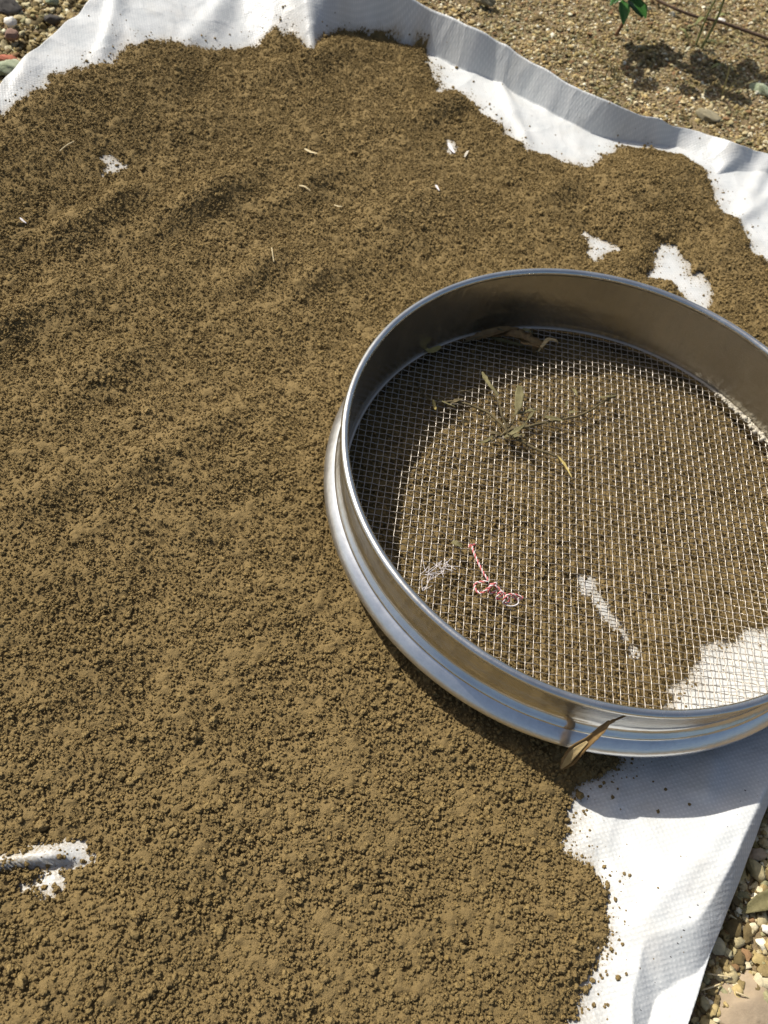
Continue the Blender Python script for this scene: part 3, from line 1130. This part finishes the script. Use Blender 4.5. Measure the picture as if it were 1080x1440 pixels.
leaves = [([(678, 523, .018), (686, 538, .019), (700, 556, .018)], [.001, .0045, .005, .002], .3, 'dgreen'),
          ([(731, 543, .020), (730, 560, .019), (727, 582, .016)], [.004, .0062, .0055, .002], .15, 'dgreen'),
          ([(700, 556, .015), (706, 575, .014), (712, 598, .013)], [.001, .003, .003, .001], .4, 'dgreen'),
          ([(738, 597, .015), (724, 607, .015), (708, 616, .013)], [.001, .0045, .004, .001], .3, 'dgreen'),
          ([(766, 586, .014), (778, 589, .014), (792, 592, .013)], [.001, .0045, .004, .001], .5, 'dgreen'),
          ([(785, 642, .013), (795, 655, .013), (804, 671, .013)], [.001, .0028, .002, .0005], .3, 'dyellow'),
          ([(609, 562, .012), (611, 570, .012), (612, 576, .012)], [.0015, .003, .002], .3, 'dyellow'),
          ([(694, 612, .012), (684, 620, .012), (672, 624, .012)], [.001, .0028, .001], .3, 'dgreen'),
          ([(748, 574, .014), (736, 580, .014), (722, 583, .013)], [.0005, .002, .001], .3, 'dgreen'),
          ([(838, 561, .013), (852, 558, .013), (866, 556, .012)], [.0008, .0022, .0006], .4, 'dgreen'),
          ([(612, 560, .012), (630, 568, .012), (640, 572, .012)], [.0006, .0016, .0006], .4, 'dgreen')]
for i in range(9):
    a = rg9.uniform(0, 6.28)
    px, py = 715 + rg9.normal(0, 22), 598 + rg9.normal(0, 12)
    L = rg9.uniform(16, 42)
    P = [(px, py, .0125), (px + L * .4 * math.cos(a) + rg9.normal(0, 4), py + L * .3 * math.sin(a), .0125 + rg9.uniform(0, .004)), (px + L * math.cos(a), py + L * .7 * math.sin(a), .0115 + rg9.uniform(0, .003))]
    mk('stem', tube(spline(pp(P), 12), np.linspace(.00045, .0002, 12)), M['twig'], weed)
for i, (P, W, fo, mt) in enumerate(leaves):
    W = [w_ * (.95 if i == 1 else .66) for w_ in W]
    if i == 2:
        continue
    mk('leaf', blade(pp(P), W, fo, 0.0003, ragged=0.16, twist=0.6 * (-1) ** i, seed=i), M[mt], weed)
rg_ = np.random.default_rng(9)
for i in range(16):
    t = rg_.random()
    px = 640 + 190 * t + rg_.normal(0, 8)
    py = 588 + 18 * math.sin(t * 5) + rg_.normal(0, 12)
    a = rg_.uniform(0, 6.28)
    q_ = at(px, py, MZ + rg_.uniform(.001, .005))
    d = np.array([math.cos(a), math.sin(a), rg_.uniform(-.1, .5)]) * rg_.uniform(.0025, .006)
    mk('leaf', blade([q_ - d, q_ + [0, 0, .0008], q_ + d], [.0004, rg_.uniform(.0012, .003), .0004], .5, .0003, n=8, cross=5, ragged=.2, seed=i), M['twig' if i % 3 else 'dgreen'], weed)
# tiny seed heads along one twig
sp_ = []
for k_ in range(46):
    t = random.random()
    b = np.array(at(740 + 120 * t, 600 - 42 * t ** 1.4, MZ + 0.002))
    d = np.array([random.gauss(0, 1), random.gauss(0, 1), abs(random.gauss(0, .6))]) * 0.0013
    sp_.append(tube(np.stack([b, b + d * .5, b + d]), [0.0003, 0.00035, 0.0001], 6))
mk('seed_bristles', join(sp_), M['twig'], weed, kind='stuff')

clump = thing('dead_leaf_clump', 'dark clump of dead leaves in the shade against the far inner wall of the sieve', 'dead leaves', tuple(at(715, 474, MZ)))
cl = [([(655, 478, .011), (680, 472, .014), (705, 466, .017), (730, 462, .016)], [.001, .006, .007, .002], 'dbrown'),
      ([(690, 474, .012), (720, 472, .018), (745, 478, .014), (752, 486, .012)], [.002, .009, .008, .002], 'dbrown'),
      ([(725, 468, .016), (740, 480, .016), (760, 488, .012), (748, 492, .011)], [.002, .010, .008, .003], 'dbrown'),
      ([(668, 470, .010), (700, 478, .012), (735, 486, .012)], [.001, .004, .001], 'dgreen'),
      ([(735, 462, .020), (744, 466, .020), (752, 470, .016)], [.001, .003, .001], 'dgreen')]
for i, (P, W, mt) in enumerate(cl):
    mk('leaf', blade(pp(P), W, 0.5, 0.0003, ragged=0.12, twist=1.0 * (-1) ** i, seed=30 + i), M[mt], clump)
mk('leaf', blade(pp([(757, 494, .013), (764, 485, .016), (771, 478, .018), (782, 480, .018), (784, 484, .016)]), [.001, .0022, .003, .0022, .0008], 0.5, .0003),
   M['dtan'], clump, label='pale curled leaf tip catching the light')
for P, r in (([(650, 482, .011), (690, 470, .014), (740, 470, .013)], .0006), ([(700, 462, .018), (730, 474, .014), (765, 492, .011)], .0005)):
    mk('stem', tube(spline(pp(P), 16), r), M['twig'], clump)

mk('dry_leaf_scrap', blade(pp([(597, 489, .0115), (604, 494, .0115), (612, 492, .0125), (620, 487, .014)]), [.0010, .0042, .0050, .0012], 0.35, .0003, ragged=.1),
   M['dyellow'], None, label='small yellow scrap of dry leaf in the shade at the upper left of the mesh', cat='leaf scrap')
mk('moss_scrap', blade(pp([(636, 762, .011), (642, 765, .012), (649, 768, .011)]), [.002, .004, .002], 0.4, .0004, ragged=.2),
   M['dgreen'], None, label='tiny green scrap on the mesh just left of the pink string', cat='leaf scrap')

# ------------------------------------------------------------------ pink and white string
string = thing('tangled_string', 'knotted pink and white plastic string lying on the lower part of the sieve mesh', 'string', tuple(at(690, 820, MZ)))
z1 = MZ + 0.0010
SPATH = [(664, 768, z1), (666, 776, z1 + .001), (672, 790, z1 + .002), (680, 806, z1 + .003), (686, 816, z1 + .003), (678, 818, z1 + .002), (669, 820, z1), (668, 828, z1), (676, 834, z1 + .001),
         (688, 826, z1 + .004), (697, 820, z1 + .004), (698, 830, z1 + .001), (688, 834, z1), (690, 822, z1 + .004), (702, 828, z1 + .003), (706, 838, z1 + .001), (698, 842, z1 + .001), (704, 832, z1 + .004),
         (712, 838, z1 + .002), (716, 846, z1), (708, 848, z1 + .001), (712, 838, z1 + .004), (722, 836, z1 + .003), (734, 840, z1 + .001), (728, 843, z1), (720, 838, z1 + .002)]
C0 = spline(pp(SPATH), 420)
for nm, mt, ph in (('strand', 'pink', 0), ('strand', 'white', math.pi)):
    s = np.concatenate([[0], np.cumsum(np.linalg.norm(np.diff(C0, axis=0), axis=1))])
    T = np.gradient(C0, axis=0)
    T /= np.linalg.norm(T, axis=1)[:, None] + 1e-12
    A = np.cross(T, [0, 0, 1.0])
    A /= np.linalg.norm(A, axis=1)[:, None] + 1e-9
    B = np.cross(T, A)
    th_ = s / 0.0042 * 2 * np.pi + ph
    C = C0 + 0.00034 * (A * np.cos(th_)[:, None] + B * np.sin(th_)[:, None])
    mk(nm, tube(C, 0.00042 if mt == 'pink' else 0.00036, 6), M[mt], string, label='%s strand' % mt)
mk('strand', tube(spline(pp([(707, 846, z1 + .001), (712, 851, z1), (722, 852, z1), (729, 848, z1), (728, 841, z1 + .001)]), 40), .0004), M['white'], string, label='white loop at the end')
for P in ([(664, 768, z1), (661, 766, z1), (659, 770, z1 + .001)], [(664, 768, z1), (667, 765, z1 + .002), (669, 768, z1)]):
    mk('frayed_end', tube(spline(pp(P), 8), .0004), M['pink'], string)

# white fibres left on the mesh
fib = []
for k_ in range(12):
    cx_, cy_ = random.choice([(602, 812), (596, 804), (628, 790), (632, 795), (604, 826), (618, 800)])
    P = [(cx_ + random.gauss(0, 7), cy_ + random.gauss(0, 8), z1 + random.random() * .0012) for _ in range(4)]
    fib.append(tube(spline(pp(P), 14), .00014, 6))
mk('fibre_tuft', join(fib), M['white'], None, label='thin white fibres caught on the mesh left of the pink string', cat='fibres', kind=None)

# ------------------------------------------------------------------ dry leaf on the foot of the sieve
dl = thing('dry_leaf', 'long curled brown dry leaf hanging over the foot of the sieve at the bottom', 'dry leaf', tuple(at(815, 1050, .012)))
mk('leaf_blade', blade(pp([(858, 1014, .049), (846, 1026, .045), (830, 1040, .039), (812, 1053, .031), (800, 1066, .021), (789, 1081, .010)]),
                       [.0014, .0036, .0044, .0066, .0064, .0008], 0.8, .0004, n=36, ragged=0.04, twist=0.4, normal=(-.3, -.5, 1)), M['dbrown'], dl)
mk('leaf_tip', blade(pp([(826, 1043, .0385), (810, 1056, .0315), (799, 1068, .0220), (789, 1080, .0115)]), [.0010, .0036, .0040, .0008], 0.3, .0004, normal=(-.5, -.5, 1)),
   M['dtan'], dl, label='pale tan lower half of the leaf')
mk('leaf_stalk', tube(spline(pp([(852, 1019, .047), (864, 1013, .050), (880, 1006, .052)]), 14), [.0008] * 7 + [.0005] * 7), M['dbrown'], dl)


# ------------------------------------------------------------------ scraps on the soil
def on_soil(px, py, lift=0.0015):
    p = at(px, py, 0.003)
    a_, b_ = np.array([p[0]]), np.array([p[1]])
    sh_ = sheet_z(a_, b_)
    t_, _m = soil_thick(a_, b_, sh_)
    return np.array([p[0], p[1], float(sh_[0] + max(t_[0], 0)) + lift])


def scrap(name, pts, r, mat, label, cat, flat=False, lift=0.002):
    P = [on_soil(a_, b_, lift) for a_, b_ in pts]
    if flat:
        return mk(name, blade(P, [r, r * 2.2, r * 1.6, r * .5], .3, .0003), M[mat], None, label=label, cat=cat)
    return mk(name, tube(spline(P, 10), r), M[mat], None, label=label, cat=cat)


scrap('straw_piece', [(382, 361), (383, 370), (385, 380)], .00035, 'straw', 'short pale straw sticking up in the soil left of the sieve', 'straw')
scrap('straw_piece', [(428, 213), (436, 217), (446, 219)], .0011, 'straw', 'flat pale straw chip near the middle of the upper soil', 'straw', True)
scrap('straw_piece', [(420, 271), (428, 272), (436, 275)], .0008, 'straw', 'tiny straw chip below the flat pale chip', 'straw', True)
scrap('straw_piece', [(88, 232), (98, 224), (108, 218)], .0004, 'straw', 'thin straw in the soil left of the small bare spot', 'straw')
scrap('paper_scrap', [(633, 190), (637, 199), (641, 208)], .0016, 'white', 'narrow white scrap in the soil below the top edge of the sheet', 'paper scrap', True)
scrap('paper_scrap', [(654, 218), (657, 212), (660, 208)], .0010, 'crust', 'small pale scrap right of the narrow white scrap', 'paper scrap', True)
scrap('paper_scrap', [(611, 268), (613, 272), (616, 276)], .0010, 'white', 'tiny white speck in the soil above the sieve', 'paper scrap', True)
scrap('paper_scrap', [(30, 313), (34, 316), (38, 318)], .0007, 'white', 'tiny white speck at the left edge of the soil', 'paper scrap', True)
scrap('straw_piece', [(470, 288), (476, 290), (482, 290)], .0006, 'straw', 'faint straw chip right of the tiny straw chip', 'straw', True)


def rock(name, px, py, z, size, mat, label, cat='stone', seed=0, rotz=0.0, sub=4, rough=0.25, box=0.0, lift=0.3):
    rg = np.random.default_rng(seed)
    bm = bmesh.new()
    bmesh.ops.create_icosphere(bm, subdivisions=sub, radius=1)
    V = np.array([v.co[:] for v in bm.verts])
    F = np.array([[v.index for v in f.verts] for f in bm.faces])
    bm.free()
    # facets: push every vertex under a few random planes
    for _ in range(9):
        nrm = rg.normal(0, 1, 3)
        nrm /= np.linalg.norm(nrm)
        dd = V @ nrm
        lim = rg.uniform(0.62, 0.9)
        V = V - np.outer(np.maximum(dd - lim, 0) * 0.85, nrm)
    V = V * (1 + rough * 0.25 * rg.normal(0, 1, (len(V), 1)) * 0.3)
    q3 = V * 1.7 + seed
    V = V * (1 + (0.10 + (0.10 if size[0] > .02 else 0)) * fbm(q3[:, 0] + q3[:, 2] * .7, q3[:, 1] - q3[:, 2] * .6, 0.9, 3, seed))[:, None]
    V = V * np.array(size) / 2
    c, s = math.cos(rotz), math.sin(rotz)
    V = V @ np.array([[c, s, 0], [-s, c, 0], [0, 0, 1]])
    p = at(px, py, z)
    V = V + np.array([p[0], p[1], z + size[2] * lift * 0.5])
    return mk(name, (V, F), M[mat], None, label=label, cat=cat)


rock('soil_clod', 814, 1120, -0.002, (.0042, .0042, .004), 'soil', 'single round soil clod lying on the bare white sheet below the sieve', 'soil clod', 3, lift=1.0)
rock('stone', 1034, 1410, GZ + .000, (.036, .030, .0075), 'stone_tan', 'large flat pinkish tan stone at the bottom right corner', 'stone', 11, 0.3)
rock('stone', 1078, 1307, GZ + .003, (.0065, .0048, .004), 'stone_white', 'bright white pebble at the right edge below the green leaf', 'stone', 12)
rock('stone', 1063, 1203, GZ + .003, (.012, .007, .006), 'stone_tan', 'tan stone beside the shadow of the sheet at the right edge', 'stone', 13, 0.2)
rock('stone', 996, 166, GZ + .004, (.026, .015, .011), 'stone_grey', 'small grey brown stone just beyond the upper right edge of the sheet', 'stone', 14, -0.3)
rock('stone', 1072, 128, GZ + .004, (.026, .016, .010), 'stone_green', 'pale greenish stone at the right edge above the sheet', 'stone', 15, -0.5)
rock('stone', 8, 86, GZ + .005, (.022, .010, .008), 'stone_red', 'red brick coloured stone chip at the upper left edge', 'stone', 16, 0.1)
rock('stone', 16, 34, GZ + .005, (.013, .011, .009), 'stone_white', 'white pebble near the upper left corner', 'stone', 17)
rock('stone', 14, 97, GZ + .005, (.028, .018, .010), 'stone_green', 'pale green stone below the red chip at the left edge', 'stone', 18, 0.6)
rock('stone', 16, 51, GZ + .006, (.013, .012, .009), 'stone_brown', 'reddish brown pebble between the white pebble and the red chip', 'stone', 19)
rock('stone', 75, 30, GZ + .005, (.016, .010, .009), 'stone_dark', 'dark stone beside the upper left edge of the sheet', 'stone', 20)
rock('stone', 74, 3, GZ + .005, (.014, .011, .009), 'stone_green', 'greenish grey pebble at the top edge, above the dark stone', 'stone', 21)
rock('stone', 5, 10, GZ + .005, (.030, .022, .012), 'stone_dark', 'large dark stone in the very top left corner', 'stone', 22)
rock('stone', 682, 3, GZ + .006, (.024, .016, .010), 'stone_grey', 'grey stone at the top edge above the raised sheet edge', 'stone', 23, 0.2)
rock('stone', 1014, 30, GZ + .004, (.009, .007, .006), 'stone_white', 'pale pebble beside the thin green stem at the top right', 'stone', 24)

# ------------------------------------------------------------------ stitch marks along the sheet's lower right edge: dark bits painted for shaded needle holes
sts = []
for (px, py) in [(1066, 1100), (1048, 1112), (1041, 1127), (1036, 1146), (1023, 1163), (1019, 1178), (1006, 1218), (998, 1237), (990, 1255), (981, 1273), (970, 1290), (961, 1308), (952, 1326), (942, 1345), (920, 1381), (910, 1401), (900, 1420)]:
    p = at(px, py, 0.0)
    zz_ = float(sheet_z(np.array([p[0]]), np.array([p[1]]))[0])
    for _ in range(3):
        p = at(px, py, zz_)
        zz_ = float(sheet_z(np.array([p[0]]), np.array([p[1]]))[0])
    p[2] = zz_ + 0.0001
    d = np.array([random.uniform(.5, 1), random.uniform(-.5, .2), 0]) * random.uniform(.0004, .0009)
    sts.append(tube(np.stack([p - d, p + np.array([0, 0, .0002]), p + d]), [.0002, .0003, .0002], 6))
mk('stitch_marks', join(sts), M['hole_dark'], sheet, kind='stuff')

# ------------------------------------------------------------------ plants beyond the sheet


def gp_(px, py, h=0.0):
    return at(px, py, GZ + h)


def leaf_at(base, direction, length, width, mat, parent, fold=0.25, droop=0.3, name='leaf'):
    d = np.array(direction, float)
    d /= np.linalg.norm(d)
    P = [base, base + d * length * .35, base + d * length * .7 + np.array([0, 0, -droop * length * .1]), base + d * length + np.array([0, 0, -droop * length * .35])]
    return mk(name, blade(P, [width * .12, width * .8, width, width * .75, width * .05], fold, .0004, n=18), mat, parent)


seed1 = thing('seedling', 'leafy green seedling with a reddish stem at the top of the picture', 'seedling', tuple(gp_(866, 50)))
b0 = gp_(866, 50)
top = b0 + np.array([0.000, 0.006, 0.055])
st = spline([b0, b0 + np.array([.004, .002, .022]), top], 14)
mk('stem', tube(st, np.linspace(.0022, .0013, 14)), M['bstem'], seed1)
for (dx, dy, dz, L, W, hz) in [(0.9, -0.5, 0.2, .034, .024, .9), (-0.9, 0.2, 0.2, .034, .024, .95), (0.4, -0.9, 0.0, .030, .022, .75), (0.3, 0.9, .3, .036, .026, 1.0), (-.5, -.5, .4, .028, .022, 1.0),
                               (1.0, .4, .3, .034, .026, 1.0), (.2, -.2, .8, .026, .02, 1.0), (-.9, -.25, .35, .040, .026, 1.0), (-.8, -.7, .6, .042, .028, 1.0)]:
    k_ = min(int(hz * 13), 13)
    leaf_at(st[k_], (dx, dy, dz), L, W, M['green'], seed1)

for (pa, pb, W) in (((884, -6), (908, 26), .015), ((876, 0), (876, 34), .012), ((880, -10), (858, 8), .012), ((896, -20), (926, -4), .014)):
    A_, B_ = at(pa[0], pa[1], GZ + .046), at(pb[0], pb[1], GZ + .040)
    mk('leaf', blade([A_, A_ * .6 + B_ * .4 + [0, 0, .002], A_ * .3 + B_ * .7 + [0, 0, .002], B_], [W * .1, W * .9, W, W * .7, W * .05], .25, .0004, n=18), M['green'], seed1)
seed2 = thing('weed_plant', 'slender pale green weed stem rising at the top right edge', 'weed', tuple(gp_(986, 68)))
b0 = gp_(986, 68)
st = spline([b0, b0 + np.array([.004, .004, .035]), b0 + np.array([-.004, .008, .070]), b0 + np.array([-.034, .006, .095])], 18)
mk('stem', tube(st, np.linspace(.0016, .0009, 18)), M['gstem'], seed2)
st2 = spline([b0 + np.array([-.006, .004, .000]), b0 + np.array([-.006, .008, .03]), b0 + np.array([-.001, .012, .07])], 14)
mk('stem', tube(st2, np.linspace(.0014, .0008, 14)), M['gstem'], seed2)
for k_, (dx, dy, dz, L, W) in enumerate([(.9, .2, .1, .045, .026), (-.8, .5, .1, .045, .026), (.2, -.8, .2, .038, .026), (.3, .9, .2, .04, .026), (-.6, -.6, .3, .036, .024), (.8, -.4, .2, .04, .026), (-.9, -.2, 0, .045, .028), (-.3, -.9, 0, .045, .028), (.5, -.9, .1, .04, .026)]):
    leaf_at(st[17 - (k_ % 4)], (dx, dy, dz), L, W, M['green'], seed2)

for i, (sx_, sy_, h_) in enumerate([(903, 66, .085), (922, 84, .080), (884, 98, .085), (905, 116, .088), (940, 76, .09), (962, 96, .090), (985, 110, .085), (1002, 132, .09), (1016, 104, .09), (1034, 140, .085), (968, 130, .09), (980, 84, .08)]):
    own = seed1 if i < 4 else seed2
    root_ = gp_(866, 50) if i < 4 else gp_(986, 68)
    c_ = gp_(sx_, sy_) + np.array([-.6926 * h_, .514 * h_, h_])
    a_ = i * 2.4
    d_ = np.array([math.cos(a_), math.sin(a_), .15 * math.sin(i)])
    L_ = .034 + .004 * math.sin(i * 3)
    mk('leaf', blade([c_ - d_ * L_ / 2, c_ - d_ * L_ * .15 + [0, 0, .002], c_ + d_ * L_ * .2 + [0, 0, .002], c_ + d_ * L_ / 2], [.002, .020, .024, .018, .002], .2, .0004, n=18), M['green'], own)
    hub_ = root_ + np.array([-.010, .012, .060])
    mk('leaf_stalk', tube(spline([hub_, hub_ * .5 + (c_ - d_ * L_ / 2) * .5 + [0, 0, .006], c_ - d_ * L_ / 2], 8), .0007), M['gstem'], own)
tuft = thing('grass_tuft', 'small tuft of dry pale grass blades beside the small grey brown stone', 'grass tuft', tuple(gp_(1014, 138)))
b0 = gp_(1014, 138)
for (dx, dy, dz, L, W, mt) in [(.85, .5, .35, .045, .0020, 'dgreen'), (.0, .7, .8, .040, .0018, 'dyellow'), (.15, -.8, .1, .030, .0012, 'root'), (-.5, .3, .6, .022, .0016, 'dgreen'), (.5, .2, .9, .025, .0016, 'dgreen'), (.4, -.2, .5, .02, .0018, 'root')]:
    d = np.array([dx, dy, dz])
    d /= np.linalg.norm(d)
    mk('blade', blade([b0, b0 + d * L * .5 + np.array([0, 0, .003]), b0 + d * L], [W * .8, W, W * .8, W * .1], .4, .0003), M[mt], tuft)
for (px_, py_, h0, dx, dy) in ((978, 34, .02, .010, .012), (1004, 26, .02, .014, .006), (966, 52, .004, -.010, .008), (1000, 96, .004, .012, .004), (990, 60, .006, .014, -.004)):
    q_ = gp_(px_, py_, h0)
    mk('leaf', blade([q_, q_ + [dx * .5, dy * .5, .004], q_ + [dx, dy, .003]], [.0015, .005, .001], .3, .0003), M['gstem'], seed2)
fr = thing('grass_tuft', 'few short green grass blades against the outside of the raised sheet edge', 'grass tuft', tuple(gp_(864, 118)))
b0 = gp_(862, 112)
for i in range(9):
    d = np.array([random.gauss(0, .5), random.gauss(0.1, .4), 1.0])
    d /= np.linalg.norm(d)
    L = random.uniform(.012, .022)
    q_ = b0 + np.array([random.gauss(0, .006), random.gauss(0, .004), 0])
    mk('blade', blade([q_, q_ + d * L * .5, q_ + d * L + np.array([.002, 0, -.001])], [.0010, .0014, .0002], .4, .0003), M['dgreen'], fr)

mk('fallen_twig', tube(spline([gp_(905, -12, .004), gp_(940, 8, .007), gp_(975, 22, .006), gp_(1010, 30, .007), gp_(1045, 42, .006), gp_(1090, 58, .006)], 40), np.linspace(.0014, .0019, 40)),
   M['root'], None, label='long dark twig lying across the gritty ground at the top right', cat='twig')
mk('fallen_leaf', blade([gp_(1043, 1284, .004), gp_(1060, 1274, .007), gp_(1082, 1264, .009), gp_(1110, 1254, .008)], [.0005, .0045, .0080, .0085, .004], .35, .0004),
   M['dgreen'], None, label='olive green leaf on the grit at the right edge beside the sheet', cat='leaf')
rd = np.random.default_rng(4)
for i, (px, py, ln) in enumerate([(1065, 1262, .008), (1000, 1388, .010), (1012, 1372, .012), (1045, 1400, .008)]):
    p = gp_(px, py, .005)
    d = np.array([rd.normal(), rd.normal(), .1])
    d *= ln / np.linalg.norm(d)
    mk('straw_piece', tube(spline([p - d / 2, p + np.array([0, 0, .001]), p + d / 2], 8), .0004), M['straw'], None,
       label=['thin pale straw above the olive leaf', 'bent straw left of the large flat stone', 'thin straw at the top of the large flat stone', 'short straw on the large flat stone'][i], cat='straw')
print('done')
